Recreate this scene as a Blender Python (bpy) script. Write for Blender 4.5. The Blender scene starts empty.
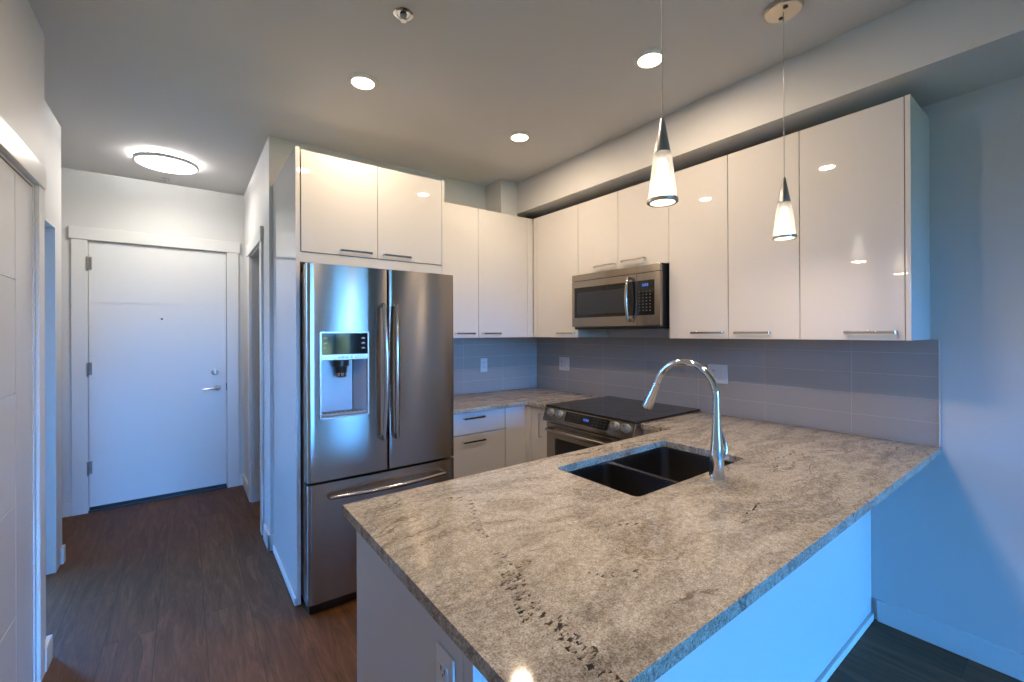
import bpy, bmesh, math, random
from mathutils import Vector, Matrix
random.seed(7)
S = bpy.context.scene
COL = S.collection

# ------------------------------------------------------------------ camera
cam_d = bpy.data.cameras.new('camera'); cam = bpy.data.objects.new('camera', cam_d); COL.objects.link(cam)
S.camera = cam
YAW, PIT, ROL, FPX = .6382, .001, -.004, 435.71
_F = Vector((math.sin(YAW)*math.cos(PIT), math.cos(YAW)*math.cos(PIT), math.sin(PIT)))
_R = Vector((math.cos(YAW), -math.sin(YAW), 0)); _U = _R.cross(_F)
_R2 = _R*math.cos(ROL) + _U*math.sin(ROL); _U2 = -_R*math.sin(ROL) + _U*math.cos(ROL)
mw = Matrix((_R2, _U2, -_F)).transposed().to_4x4()
mw.translation = Vector((-2.733, -3.2368, 1.4214))
cam.matrix_world = mw
cam_d.sensor_width = 36; cam_d.sensor_fit = 'HORIZONTAL'
cam_d.lens = FPX/1024*36
cam_d.shift_x = 2.73/1024; cam_d.shift_y = -8.68/1024
cam_d.clip_start = .02

# ------------------------------------------------------------------ exposure
S.view_settings.view_transform = 'Standard'; S.view_settings.look = 'None'
S.view_settings.exposure = 0.0; S.view_settings.gamma = 1.0
S.view_settings.use_curve_mapping = False
try:
    S.cycles.use_denoising = True
    S.cycles.max_bounces = 8; S.cycles.diffuse_bounces = 4; S.cycles.glossy_bounces = 4
    S.cycles.transparent_max_bounces = 12
    S.cycles.sample_clamp_indirect = 6
    S.cycles.caustics_reflective = False; S.cycles.caustics_refractive = False
except Exception: pass

# ------------------------------------------------------------------ world: blue dusk daylight outside
W = bpy.data.worlds.new('world'); S.world = W; W.use_nodes = True
wn = W.node_tree.nodes; wl = W.node_tree.links
bg = wn['Background']; tc = wn.new('ShaderNodeTexCoord'); sep = wn.new('ShaderNodeSeparateXYZ')
rmp = wn.new('ShaderNodeValToRGB'); wl.new(tc.outputs['Generated'], sep.inputs[0]); wl.new(sep.outputs['Z'], rmp.inputs[0])
e = rmp.color_ramp.elements
e[0].position = 0.0; e[0].color = (.012, .05, .12, 1)
e[1].position = .6; e[1].color = (.02, .24, .78, 1)
e2 = rmp.color_ramp.elements.new(.06); e2.color = (.075, .37, 1.0, 1)
tn = wn.new('ShaderNodeTexNoise'); tn.inputs['Scale'].default_value = 22; tn.inputs['Detail'].default_value = 6; wl.new(tc.outputs['Generated'], tn.inputs['Vector'])
gr_ = wn.new('ShaderNodeValToRGB'); wl.new(tn.outputs['Fac'], gr_.inputs[0])          # foliage seen from the balcony
gr_.color_ramp.elements[0].position = .42; gr_.color_ramp.elements[0].color = (.006, .012, .016, 1)
gr_.color_ramp.elements[1].position = .60; gr_.color_ramp.elements[1].color = (.050, .085, .060, 1)
ad = wn.new('ShaderNodeMath'); ad.operation = 'MULTIPLY_ADD'; wl.new(tn.outputs['Fac'], ad.inputs[0]); ad.inputs[1].default_value = -.10; wl.new(sep.outputs['Z'], ad.inputs[2])
hz = wn.new('ShaderNodeMath'); hz.operation = 'GREATER_THAN'; wl.new(ad.outputs[0], hz.inputs[0]); hz.inputs[1].default_value = -.052
mxw = wn.new('ShaderNodeMix'); mxw.data_type = 'RGBA'; wl.new(hz.outputs[0], mxw.inputs[0]); wl.new(gr_.outputs[0], mxw.inputs[6]); wl.new(rmp.outputs[0], mxw.inputs[7])
wl.new(mxw.outputs[2], bg.inputs[0])
WORLD = 98.0
bg.inputs[1].default_value = WORLD

def lamp(name, kind, loc, power, col, size=.1, rot=None, shape='DISK', size_y=None, parent=None, spread=None):
    d = bpy.data.lights.new(name, kind); d.energy = power; d.color = col
    if kind == 'AREA':
        d.shape = shape; d.size = size
        if size_y: d.size_y = size_y
        if spread: d.spread = spread
    else: d.shadow_soft_size = size
    o = bpy.data.objects.new(name, d); COL.objects.link(o)
    o.location = loc
    if rot: o.rotation_euler = rot
    if parent: o.parent = parent
    return o
# windows: portals for the sky light (window spans are repeated where the back wall is built)
WINY = -9.4
WINS = [(-.30, .54, .06, 2.30), (-3.12, -1.30, .10, 2.30)]
for (a, b, c, d_) in WINS:
    o = lamp('window_portal', 'AREA', ((a+b)/2, WINY, (c+d_)/2), 1, (1, 1, 1), b-a, (math.pi/2, 0, 0), 'RECTANGLE', d_-c)
    o.rotation_euler = (-math.pi/2, 0, 0)      # faces the room (+y)
    o.data.cycles.is_portal = True

# ================================================================== helpers
ORG = {}
def thing(name, label, cat, loc, group=None):
    o = bpy.data.objects.new(name, None); COL.objects.link(o); o.location = loc
    o.empty_display_size = .05
    o['label'] = label; o['category'] = cat
    if group: o['group'] = group
    ORG[o.name] = Vector(loc); return o

class MB:
    def __init__(s): s.bm = bmesh.new()
    def box(s, x0, x1, y0, y1, z0, z1):
        if x0 > x1: x0, x1 = x1, x0
        if y0 > y1: y0, y1 = y1, y0
        if z0 > z1: z0, z1 = z1, z0
        v = [s.bm.verts.new(c) for c in ((x0,y0,z0),(x1,y0,z0),(x1,y1,z0),(x0,y1,z0),(x0,y0,z1),(x1,y0,z1),(x1,y1,z1),(x0,y1,z1))]
        for f in ((0,3,2,1),(4,5,6,7),(0,1,5,4),(1,2,6,5),(2,3,7,6),(3,0,4,7)): s.bm.faces.new([v[i] for i in f])
        return s
    def ring(s, c, u, w, r, n):
        return [s.bm.verts.new(c + u*(r*math.cos(2*math.pi*i/n)) + w*(r*math.sin(2*math.pi*i/n))) for i in range(n)]
    def cone(s, p0, p1, r0, r1, n=24, cap=True):
        p0, p1 = Vector(p0), Vector(p1); d = (p1-p0).normalized()
        u = d.orthogonal().normalized(); w = d.cross(u)
        a = s.ring(p0, u, w, r0, n); b = s.ring(p1, u, w, r1, n)
        for i in range(n): s.bm.faces.new((a[i], a[(i+1)%n], b[(i+1)%n], b[i]))
        if cap: s.bm.faces.new(a[::-1]); s.bm.faces.new(b)
        return s
    def tube(s, pts, r, n=14, cap=True):
        pts = [Vector(p) for p in pts]
        rr = r if isinstance(r, (list, tuple)) else [r]*len(pts)
        t = (pts[1]-pts[0]).normalized(); u = t.orthogonal().normalized(); rings = []
        for i, p in enumerate(pts):
            t = (pts[min(i+1, len(pts)-1)] - pts[max(i-1, 0)]).normalized()
            u = (u - t*u.dot(t)).normalized(); w = t.cross(u)
            rings.append(s.ring(p, u, w, rr[i], n))
        for a, b in zip(rings, rings[1:]):
            for i in range(n): s.bm.faces.new((a[i], a[(i+1)%n], b[(i+1)%n], b[i]))
        if cap: s.bm.faces.new(rings[0][::-1]); s.bm.faces.new(rings[-1])
        return s
    def lathe(s, prof, c, axis=(0,0,1), n=40, capends=True):
        c = Vector(c); ax = Vector(axis).normalized(); u = ax.orthogonal().normalized(); w = ax.cross(u); rings = []
        for r, h in prof: rings.append(s.ring(c+ax*h, u, w, max(r, 1e-5), n))
        for a, b in zip(rings, rings[1:]):
            for i in range(n): s.bm.faces.new((a[i], a[(i+1)%n], b[(i+1)%n], b[i]))
        if capends: s.bm.faces.new(rings[0][::-1]); s.bm.faces.new(rings[-1])
        return s
    def prism(s, outer, z0, z1, holes=(), M=None):
        """outline in (a,b) extruded from z0 to z1; M maps (a,b,z) to world"""
        tmp = bmesh.new(); edges = []
        for loop in [outer]+list(holes):
            vs = [tmp.verts.new((a, b, z0)) for a, b in loop]
            for i in range(len(vs)): edges.append(tmp.edges.new((vs[i], vs[(i+1)%len(vs)])))
        bmesh.ops.triangle_fill(tmp, use_beauty=True, use_dissolve=False, edges=edges)
        r = bmesh.ops.extrude_face_region(tmp, geom=tmp.faces[:])
        for g in r['geom']:
            if isinstance(g, bmesh.types.BMVert): g.co.z = z1
        bmesh.ops.recalc_face_normals(tmp, faces=tmp.faces)
        bmesh.ops.dissolve_limit(tmp, angle_limit=.01, verts=tmp.verts, edges=tmp.edges)
        if M is not None: bmesh.ops.transform(tmp, matrix=M, verts=tmp.verts)
        me = bpy.data.meshes.new('t'); tmp.to_mesh(me); tmp.free()
        s.bm.from_mesh(me); bpy.data.meshes.remove(me); return s
    def grid(s, rows):
        vs = [[s.bm.verts.new(p) for p in r] for r in rows]
        for a, b in zip(vs, vs[1:]):
            for i in range(len(a)-1): s.bm.faces.new((a[i], a[i+1], b[i+1], b[i]))
        return s
    def build(s, name, mat, parent=None, bevel=0, seg=2, smooth=False, kind=None, loc=None, weld=False):
        if weld: bmesh.ops.remove_doubles(s.bm, verts=s.bm.verts, dist=1e-5)
        bmesh.ops.recalc_face_normals(s.bm, faces=s.bm.faces)
        org = ORG[parent.name] if parent else Vector(loc or (0, 0, 0))
        bmesh.ops.translate(s.bm, verts=s.bm.verts, vec=-org)
        me = bpy.data.meshes.new(name); s.bm.to_mesh(me); s.bm.free()
        o = bpy.data.objects.new(name, me); COL.objects.link(o)
        for m in (mat if isinstance(mat, (list, tuple)) else [mat]): me.materials.append(m)
        if parent: o.parent = parent
        else: o.location = org
        ORG[o.name] = org
        if kind: o['kind'] = kind
        if bevel:
            b = o.modifiers.new('bevel', 'BEVEL'); b.width = bevel; b.segments = seg; b.limit_method = 'ANGLE'; b.angle_limit = .6
            b.harden_normals = False
        if smooth or bevel:
            for f in me.polygons: f.use_smooth = True
            es = o.modifiers.new('wn', 'WEIGHTED_NORMAL') if bevel else None
            if not bevel:
                try: me.set_sharp_from_angle(angle=.7)
                except Exception: pass
        return o
def box(name, mat, a, parent=None, **k): return MB().box(*a).build(name, mat, parent, **k)
def struct(name, mat, a, **k): return MB().box(*a).build(name, mat, None, kind='structure', **k)
def rrect(a0, a1, b0, b1, r, n=5):
    out = []
    for cx, cy, st in ((a1-r, b1-r, 0), (a0+r, b1-r, 90), (a0+r, b0+r, 180), (a1-r, b0+r, 270)):
        for i in range(n+1):
            t = math.radians(st+90*i/n); out.append((cx+r*math.cos(t), cy+r*math.sin(t)))
    return out
# maps: prism (a,b,z)->world.  plane facing -y at y:  a=x, b=z, depth -> y
def MY(y): return Matrix(((1,0,0,0),(0,0,1,y),(0,1,0,0),(0,0,0,1)))      # (a,b,h)->(a, y+h, b)
def MX(x): return Matrix(((0,0,1,x),(1,0,0,0),(0,1,0,0),(0,0,0,1)))      # (a,b,h)->(x+h, a, b)

# ================================================================== materials
def mat(name, col=(.8,.8,.8), rough=.5, metal=0, **k):
    m = bpy.data.materials.new(name); m.use_nodes = True
    b = m.node_tree.nodes['Principled BSDF']
    b.inputs['Base Color'].default_value = (*col, 1); b.inputs['Roughness'].default_value = rough; b.inputs['Metallic'].default_value = metal
    for kk, v in k.items(): b.inputs[kk].default_value = v
    return m
def nodes(m): return m.node_tree.nodes, m.node_tree.links, m.node_tree.nodes['Principled BSDF']
def ramp(n, l, src, stops):
    r = n.new('ShaderNodeValToRGB'); l.new(src, r.inputs[0]); el = r.color_ramp.elements
    while len(el) < len(stops): el.new(.5)
    for e_, (p, c) in zip(el, stops): e_.position = p; e_.color = (*c, 1) if len(c) == 3 else c
    return r.outputs[0]
def noise(n, l, vec, scale, detail=4, rough=.5, dist=0):
    t = n.new('ShaderNodeTexNoise'); t.inputs['Scale'].default_value = scale; t.inputs['Detail'].default_value = detail
    t.inputs['Roughness'].default_value = rough; t.inputs['Distortion'].default_value = dist
    if vec: l.new(vec, t.inputs['Vector'])
    return t.outputs['Fac']
def mapping(n, l, src, sc=(1,1,1), rot=(0,0,0), loc=(0,0,0)):
    t = n.new('ShaderNodeMapping'); t.inputs['Scale'].default_value = sc; t.inputs['Rotation'].default_value = rot; t.inputs['Location'].default_value = loc
    l.new(src, t.inputs['Vector']); return t.outputs[0]
def geo_pos(n):
    return n.new('ShaderNodeNewGeometry').outputs['Position']
def mixc(n, l, fac, a, b, mode='MIX'):
    t = n.new('ShaderNodeMix'); t.data_type = 'RGBA'; t.blend_type = mode
    for src, i in ((fac, 0), (a, 6), (b, 7)):
        if hasattr(src, 'is_linked') or isinstance(src, bpy.types.NodeSocket): l.new(src, t.inputs[i])
        elif i == 0: t.inputs[0].default_value = src
        else: t.inputs[i].default_value = (*src, 1)
    return t.outputs[2]
def bump(n, l, h, strength, dist, b):
    t = n.new('ShaderNodeBump'); t.inputs['Strength'].default_value = strength; t.inputs['Distance'].default_value = dist
    l.new(h, t.inputs['Height']); l.new(t.outputs[0], b.inputs['Normal'])

def paint(name, col, rough=.55, bs=.05):
    m = mat(name, col, rough); n, l, b = nodes(m)
    bump(n, l, noise(n, l, geo_pos(n), 220, 3), bs, .001, b); return m
M_WALL = paint('wall paint', (.62, .62, .61))
M_CEIL = paint('ceiling paint', (.66, .645, .625), .8)
M_TRIM = mat('white trim paint', (.70, .70, .69), .3)
M_DOOR = mat('white door paint', (.72, .72, .72), .32)
M_GLOSS = mat('white gloss lacquer', (.70, .675, .645), .02, 0, **{'IOR': 1.52})
M_PANELMAT = mat('white satin panel', (.62, .62, .62), .25)
M_CARC = mat('white cabinet carcass', (.55, .54, .52), .4)
M_DARK = mat('dark shadow gap', (.02, .02, .02), .7)
M_BLACK = mat('black plastic', (.012, .012, .013), .3)
M_BGLASS = mat('black glass', (.008, .008, .010), .05)
M_COOK = mat('ceramic cooktop glass', (.010, .010, .012), .12)
M_CHROME = mat('chrome', (.62, .63, .65), .08, 1)
M_NICKEL = mat('brushed nickel', (.60, .58, .55), .28, 1)
M_BAR = mat('polished bar handle metal', (.62, .60, .58), .15, 1)
M_PLATE = mat('white plastic plate', (.68, .68, .68), .3)
M_SLOT = mat('outlet slot', (.05, .05, .05), .5)
M_GREY = mat('grey enamel', (.30, .31, .33), .35)
def steel(name, col, rough, aniso=.98):
    m = mat(name, col, rough, 1); n, l, b = nodes(m)
    b.inputs['Anisotropic'].default_value = aniso
    c = n.new('ShaderNodeCombineXYZ'); c.inputs[2].default_value = 1; c.inputs[0].default_value = .02
    l.new(c.outputs[0], b.inputs['Tangent'])
    f = noise(n, l, mapping(n, l, geo_pos(n), (3, 3, 260)), 3, 3)
    mr = n.new('ShaderNodeMapRange'); l.new(f, mr.inputs[0]); mr.inputs[3].default_value = rough-.04; mr.inputs[4].default_value = rough+.05
    l.new(mr.outputs[0], b.inputs['Roughness'])
    return m
M_STEEL = steel('brushed stainless steel', (.36, .32, .275), .22)
M_STEELD = steel('darker brushed steel', (.36, .34, .32), .28, .6)
M_SINK = mat('sink steel', (.20, .19, .18), .30, 1)
M_SINKRIM = mat('sink steel rim', (.55, .55, .55), .2, 1)
def emit(name, col, s, base=(.8,.8,.8)):
    m = mat(name, base, .4); b = m.node_tree.nodes['Principled BSDF']
    b.inputs['Emission Color'].default_value = (*col, 1); b.inputs['Emission Strength'].default_value = s; return m
WARM = (1.0, .77, .55); NEUT = (1.0, .90, .80)
M_LED = emit('downlight diffuser', (1.0, .86, .68), 9)
M_HALLLED = emit('hall light diffuser', (1.0, .97, .93), 5)
M_HALLSIDE = emit('hall light back glow', (1.0, .95, .90), 240)
M_PENDIN = emit('pendant inner frosted glass', (1.0, .86, .68), 5)
M_DISP = emit('blue lit display', (.10, .25, 1.0), .55, (.02,.02,.05))
M_ICON = mat('printed pale icon', (.45, .47, .5), .5)
def thin_glass(name, gloss=.12, col=(1,1,1), rough=.02, diff=0):
    m = bpy.data.materials.new(name); m.use_nodes = True; n, l = m.node_tree.nodes, m.node_tree.links
    n.remove(n['Principled BSDF']); out = n['Material Output']
    t = n.new('ShaderNodeBsdfTransparent'); t.inputs[0].default_value = (*col, 1)
    g = n.new('ShaderNodeBsdfGlossy'); g.inputs['Roughness'].default_value = rough
    lw = n.new('ShaderNodeLayerWeight'); lw.inputs[0].default_value = .25
    mr = n.new('ShaderNodeMapRange'); l.new(lw.outputs['Fresnel'], mr.inputs[0]); mr.inputs[3].default_value = gloss*.4; mr.inputs[4].default_value = min(1, gloss*4)
    mx = n.new('ShaderNodeMixShader'); l.new(mr.outputs[0], mx.inputs[0]); l.new(t.outputs[0], mx.inputs[1]); l.new(g.outputs[0], mx.inputs[2])
    last = mx
    if diff:
        d = n.new('ShaderNodeBsdfTranslucent'); d.inputs[0].default_value = (.9, .88, .85, 1)
        m2 = n.new('ShaderNodeMixShader'); m2.inputs[0].default_value = diff
        l.new(mx.outputs[0], m2.inputs[1]); l.new(d.outputs[0], m2.inputs[2]); last = m2
    l.new(last.outputs[0], out.inputs[0]); return m
M_WGLASS = thin_glass('window glass', .05)
M_PGLASS = thin_glass('pendant clear glass', .10, (.97,.97,.97), .03, .30)

# wood planks running towards the entry door (along y)
M_FLOOR = mat('brown wood planks', (.1,.07,.05), .50, 0, **{'Specular IOR Level': .28}); n, l, b = nodes(M_FLOOR)
pos = geo_pos(n); sp = n.new('ShaderNodeSeparateXYZ'); l.new(pos, sp.inputs[0]); cb = n.new('ShaderNodeCombineXYZ')
l.new(sp.outputs[1], cb.inputs[0]); l.new(sp.outputs[0], cb.inputs[1])
br = n.new('ShaderNodeTexBrick'); l.new(cb.outputs[0], br.inputs['Vector'])
br.offset = .37; br.offset_frequency = 2
for k_, v_ in (('Scale', 1), ('Mortar Size', .0012), ('Mortar Smooth', .1), ('Bias', 0), ('Brick Width', 1.45), ('Row Height', .19)): br.inputs[k_].default_value = v_
br.inputs['Color1'].default_value = (0, 0, 0, 1); br.inputs['Color2'].default_value = (1, 1, 1, 1); br.inputs['Mortar'].default_value = (.5, .5, .5, 1)
wc = n.new('ShaderNodeVectorMath'); wc.operation = 'MULTIPLY_ADD'; l.new(br.outputs['Color'], wc.inputs[0]); wc.inputs[1].default_value = (3.1, 7.7, 5.0); l.new(pos, wc.inputs[2])
gr = noise(n, l, mapping(n, l, wc.outputs[0], (9, 1.1, 1)), 2.2, 6, .62, 1.6)
fine = noise(n, l, mapping(n, l, wc.outputs[0], (60, 3, 1)), 4, 4, .6)
c1 = ramp(n, l, gr, ((.30, (.026, .011, .004)), (.45, (.088, .042, .019)), (.54, (.125, .062, .029)), (.66, (.205, .108, .052))))
c2 = mixc(n, l, .45, c1, ramp(n, l, fine, ((.3, (.050, .023, .010)), (.7, (.145, .076, .036)))))
c3 = mixc(n, l, .55, c2, ramp(n, l, br.outputs['Color'], ((0, (.62, .60, .58)), (1, (1.15, 1.12, 1.1)))), 'MULTIPLY')
c3 = mixc(n, l, 1.0, c3, (1.0, .86, .74), 'MULTIPLY')
c4 = mixc(n, l, br.outputs['Fac'], c3, (.02, .014, .01)); l.new(c4, b.inputs['Base Color'])
bump(n, l, fine, .12, .002, b)

# granite
M_GRAN = mat('polished granite', (.4,.35,.3), .07, 0, **{'IOR': 1.55}); n, l, b = nodes(M_GRAN)
pos = geo_pos(n)
def warp(src, sc, amt):
    t = n.new('ShaderNodeTexNoise'); t.inputs['Scale'].default_value = sc; t.inputs['Detail'].default_value = 5; l.new(src, t.inputs['Vector'])
    v = n.new('ShaderNodeVectorMath'); v.operation = 'MULTIPLY_ADD'; l.new(t.outputs['Color'], v.inputs[0]); v.inputs[1].default_value = (amt,)*3; l.new(src, v.inputs[2]); return v.outputs[0]
wp = warp(pos, 2.2, .35)
band = noise(n, l, mapping(n, l, wp, (1.3, 5.2, 2), (0, 0, .30)), 1.7, 6, .62)
cA = ramp(n, l, band, ((.28, (.135, .110, .080)), (.40, (.28, .235, .175)), (.47, (.50, .445, .350)), (.53, (.40, .350, .270)), (.60, (.19, .160, .125)), (.70, (.50, .455, .37))))
g1 = noise(n, l, pos, 95, 6, .78); cB = mixc(n, l, .50, cA, ramp(n, l, g1, ((.34, (.10, .078, .06)), (.48, (.35, .305, .245)), (.60, (.62, .57, .48)))), 'MIX')
g2 = noise(n, l, pos, 260, 3, .7); cC = mixc(n, l, .55, cB, ramp(n, l, g2, ((.36, (.25, .22, .20)), (.5, (1, 1, 1)), (.64, (1.6, 1.55, 1.5)))), 'MULTIPLY')
# thin brown veins
wv = n.new('ShaderNodeTexNoise'); wv.inputs['Scale'].default_value = 1.5; wv.inputs['Detail'].default_value = 7; wv.inputs['Roughness'].default_value = .6
l.new(mapping(n, l, wp, (1, 4.2, 1), (0, 0, .25), (3, 1, 0)), wv.inputs['Vector'])
vein = ramp(n, l, wv.outputs['Fac'], ((.485, (0,0,0)), (.5, (1,1,1)), (.515, (0,0,0))))
vm = mixc(n, l, 1.0, vein, ramp(n, l, noise(n, l, pos, 2.6, 3), ((.42, (0,0,0)), (.6, (1,1,1)))), 'MULTIPLY')
cD = mixc(n, l, vm, cC, (.13, .095, .07))
# black mineral flecks gathered in streaks that cross the slab
def mathn(op, a_, b_=None, c_=None):
    t = n.new('ShaderNodeMath'); t.operation = op
    for i_, v_ in enumerate((a_, b_, c_)):
        if v_ is None: continue
        if isinstance(v_, (int, float)): t.inputs[i_].default_value = v_
        else: l.new(v_, t.inputs[i_])
    return t.outputs[0]
fl = noise(n, l, warp(mapping(n, l, pos, (60, 115, 60), (0, 0, -.35)), 1.2, .6), 1, 4, .62)
flk = ramp(n, l, fl, ((.545, (0,0,0)), (.575, (1,1,1))))
wv2 = warp(pos, 4.5, .19); sw = n.new('ShaderNodeSeparateXYZ'); l.new(wv2, sw.inputs[0])
brk = noise(n, l, mapping(n, l, pos, (1, 1, 1), (0, 0, 0), (5, 2, 0)), 6.5, 2)
mask = None
for (xa, ya, xb, yb, wdt) in ((-2.04, -2.00, -2.125, -2.30, .016), (-2.135, -2.385, -2.245, -2.80, .030), (-2.10, -2.455, -2.16, -2.47, .012), (-2.26, -1.955, -2.20, -1.95, .010), (-1.95, -2.62, -2.03, -2.60, .012), (-1.50, -2.66, -1.30, -2.60, .010), (-1.85, -2.44, -1.70, -2.47, .008), (-.95, -2.50, -.60, -2.42, .010)):
    # signed distance to the segment a-b in the slab plane, shifted back by the mean of the warp
    dx_, dy_ = xb-xa, yb-ya; L_ = math.hypot(dx_, dy_); ux, uy = dx_/L_, dy_/L_; off = .085
    px_ = mathn('SUBTRACT', sw.outputs[0], xa+off); py_ = mathn('SUBTRACT', sw.outputs[1], ya+off)
    al = mathn('ADD', mathn('MULTIPLY', px_, ux), mathn('MULTIPLY', py_, uy)); ac = mathn('ABSOLUTE', mathn('ADD', mathn('MULTIPLY', px_, -uy), mathn('MULTIPLY', py_, ux)))
    over = mathn('MAXIMUM', mathn('SUBTRACT', 0.0, al), mathn('SUBTRACT', al, L_)); over = mathn('MAXIMUM', over, 0.0)
    dd = mathn('ADD', mathn('DIVIDE', mathn('ADD', ac, over), wdt), mathn('MULTIPLY', brk, 1.3))
    k_ = mathn('LESS_THAN', dd, 1.42); mask = k_ if mask is None else mathn('MAXIMUM', mask, k_)
fm = mathn('MULTIPLY', mask, flk)
fl2 = ramp(n, l, noise(n, l, mapping(n, l, pos, (75, 120, 60), (0, 0, -.4)), 1, 2), ((.70, (0,0,0)), (.72, (1,1,1))))
fm2 = mathn('MAXIMUM', fm, mathn('MULTIPLY', fl2, .8))
cE = mixc(n, l, fm2, cD, (.022, .019, .018)); l.new(cE, b.inputs['Base Color'])

# backsplash tile, 4 x 16 stacked
def tile(name, axis, off):
    m = mat(name, (.2,.2,.2), .10); n, l, b = nodes(m)
    pos = geo_pos(n); s_ = n.new('ShaderNodeSeparateXYZ'); l.new(pos, s_.inputs[0]); c_ = n.new('ShaderNodeCombineXYZ')
    l.new(s_.outputs[axis], c_.inputs[0]); l.new(s_.outputs[2], c_.inputs[1])
    v = mapping(n, l, c_.outputs[0], (1,1,1), (0,0,0), (off, -.8997+.0, 0))
    br = n.new('ShaderNodeTexBrick'); l.new(v, br.inputs['Vector']); br.offset = 0; br.offset_frequency = 1
    for k_, v_ in (('Scale', 1), ('Mortar Size', .0016), ('Mortar Smooth', .3), ('Bias', 0), ('Brick Width', .413), ('Row Height', .1048)): br.inputs[k_].default_value = v_
    br.inputs['Color1'].default_value = (.37, .345, .325, 1); br.inputs['Color2'].default_value = (.385, .36, .34, 1); br.inputs['Mortar'].default_value = (.46, .44, .42, 1)
    l.new(br.outputs['Color'], b.inputs['Base Color'])
    inv = n.new('ShaderNodeMath'); inv.operation = 'SUBTRACT'; inv.inputs[0].default_value = 1; l.new(br.outputs['Fac'], inv.inputs[1])
    bump(n, l, inv.outputs[0], .6, .002, b)
    mr = n.new('ShaderNodeMapRange'); l.new(br.outputs['Fac'], mr.inputs[0]); mr.inputs[3].default_value = .09; mr.inputs[4].default_value = .6; l.new(mr.outputs[0], b.inputs['Roughness'])
    return m
M_TILEX = tile('taupe glazed tile, range wall', 1, 2.491+.413*4)
M_TILEY = tile('taupe glazed tile, fridge wall', 0, 5*.413)

# ================================================================== key dimensions
ZC = 2.7247            # ceiling
XA, XB, XH = -3.225, -3.36, -2.2925      # left wall planes, hall right wall
YD = 1.56              # entry door wall
ZK = .8997; TK = .030  # counter top
ZT, ZB = 2.396, 1.383  # upper cabinets
T = .12

# ================================================================== structure
struct('floor', M_FLOOR, (-4.2, 2.4, WINY-.15, 1.75, -.06, 0))
struct('ceiling', M_CEIL, (-4.2, 2.4, WINY-.15, 1.75, ZC, ZC+.1))
struct('wall_right', M_WALL, (0, .12, -4.8, .12, 0, ZC))
struct('wall_right_living', M_WALL, (2.28, 2.4, WINY, -4.68, 0, ZC))
struct('wall_living_return', M_WALL, (.12, 2.28, -4.8, -4.68, 0, ZC))
struct('wall_light_block', M_WALL, (-4.2, -1.2, YD+.141, YD+.19, 0, ZC))  # unseen panel added behind the entry door to stop daylight leaking through its gaps
struct('wall_kitchen_back', M_WALL, (XH, 0, 0, .12, 0, ZC))
# bulkhead and duct box
struct('trim_1', M_WALL, (-.4169, -.0005, -4.8, -.0005, 2.456, ZC))
struct('trim_2', M_WALL, (-.590, -.4175, -.240, -.0005, 2.43, ZC))
# hall right wall with door opening
w = MB(); w.box(XH, XH+T, .12, .36, 0, ZC); w.box(XH, XH+T, 1.02, YD, 0, ZC); w.box(XH, XH+T, .36, 1.02, 2.08, ZC)
w.build('wall_hall_right', M_WALL, kind='structure')
# entry door wall
DX0, DX1, DZ = -3.3576, -2.4341, 2.170
w = MB(); w.box(-4.2, DX0-.01, YD, YD+.14, 0, ZC); w.box(DX1+.01, XH+T, YD, YD+.14, 0, ZC); w.box(DX0-.01, DX1+.01, YD, YD+.14, DZ+.01, ZC)
w.build('wall_far', M_WALL, kind='structure')
# near left wall (closet) with opening
YAE = -.515
CY0, CY1, CZ = -2.45, -.675, 2.03
w = MB(); w.box(XA-T, XA, WINY, CY0, 0, ZC); w.box(XA-T, XA, CY1, YAE, 0, ZC); w.box(XA-T, XA, CY0, CY1, CZ, ZC)
w.build('wall_left', M_WALL, kind='structure')
# second left wall with an opening
OY0, OY1, OZ = -.42, .48, 2.07
w = MB(); w.box(XB-T, XB, YAE, OY0, 0, ZC); w.box(XB-T, XB, OY1, .63, 0, ZC); w.box(XB-T, XB, OY0, OY1, OZ, ZC)
w.build('wall_left_hall', M_WALL, kind='structure')
struct('wall_left_nook', M_WALL, (-3.95, -3.83, .63, YD, 0, ZC))
struct('wall_left_return', M_WALL, (-3.83, XB-T, .51, .63, 0, ZC))
# rooms behind the two openings and the closet
struct('wall_side_room', M_WALL, (-4.2, -4.1, WINY, .51, 0, ZC))
struct('wall_closet_end', M_WALL, (-4.1, XA-T-.001, -.69, YAE-.001, 0, ZC))
struct('wall_closet_start', M_WALL, (-4.1, XA-T, CY0-.1, CY0-.03, 0, ZC))
struct('wall_bath_end', M_WALL, (-1.3, -1.2, .12, YD+.14, 0, ZC))
struct('wall_bath_far', M_WALL, (XH+T, -1.3, YD, YD+.14, 0, ZC))
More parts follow.
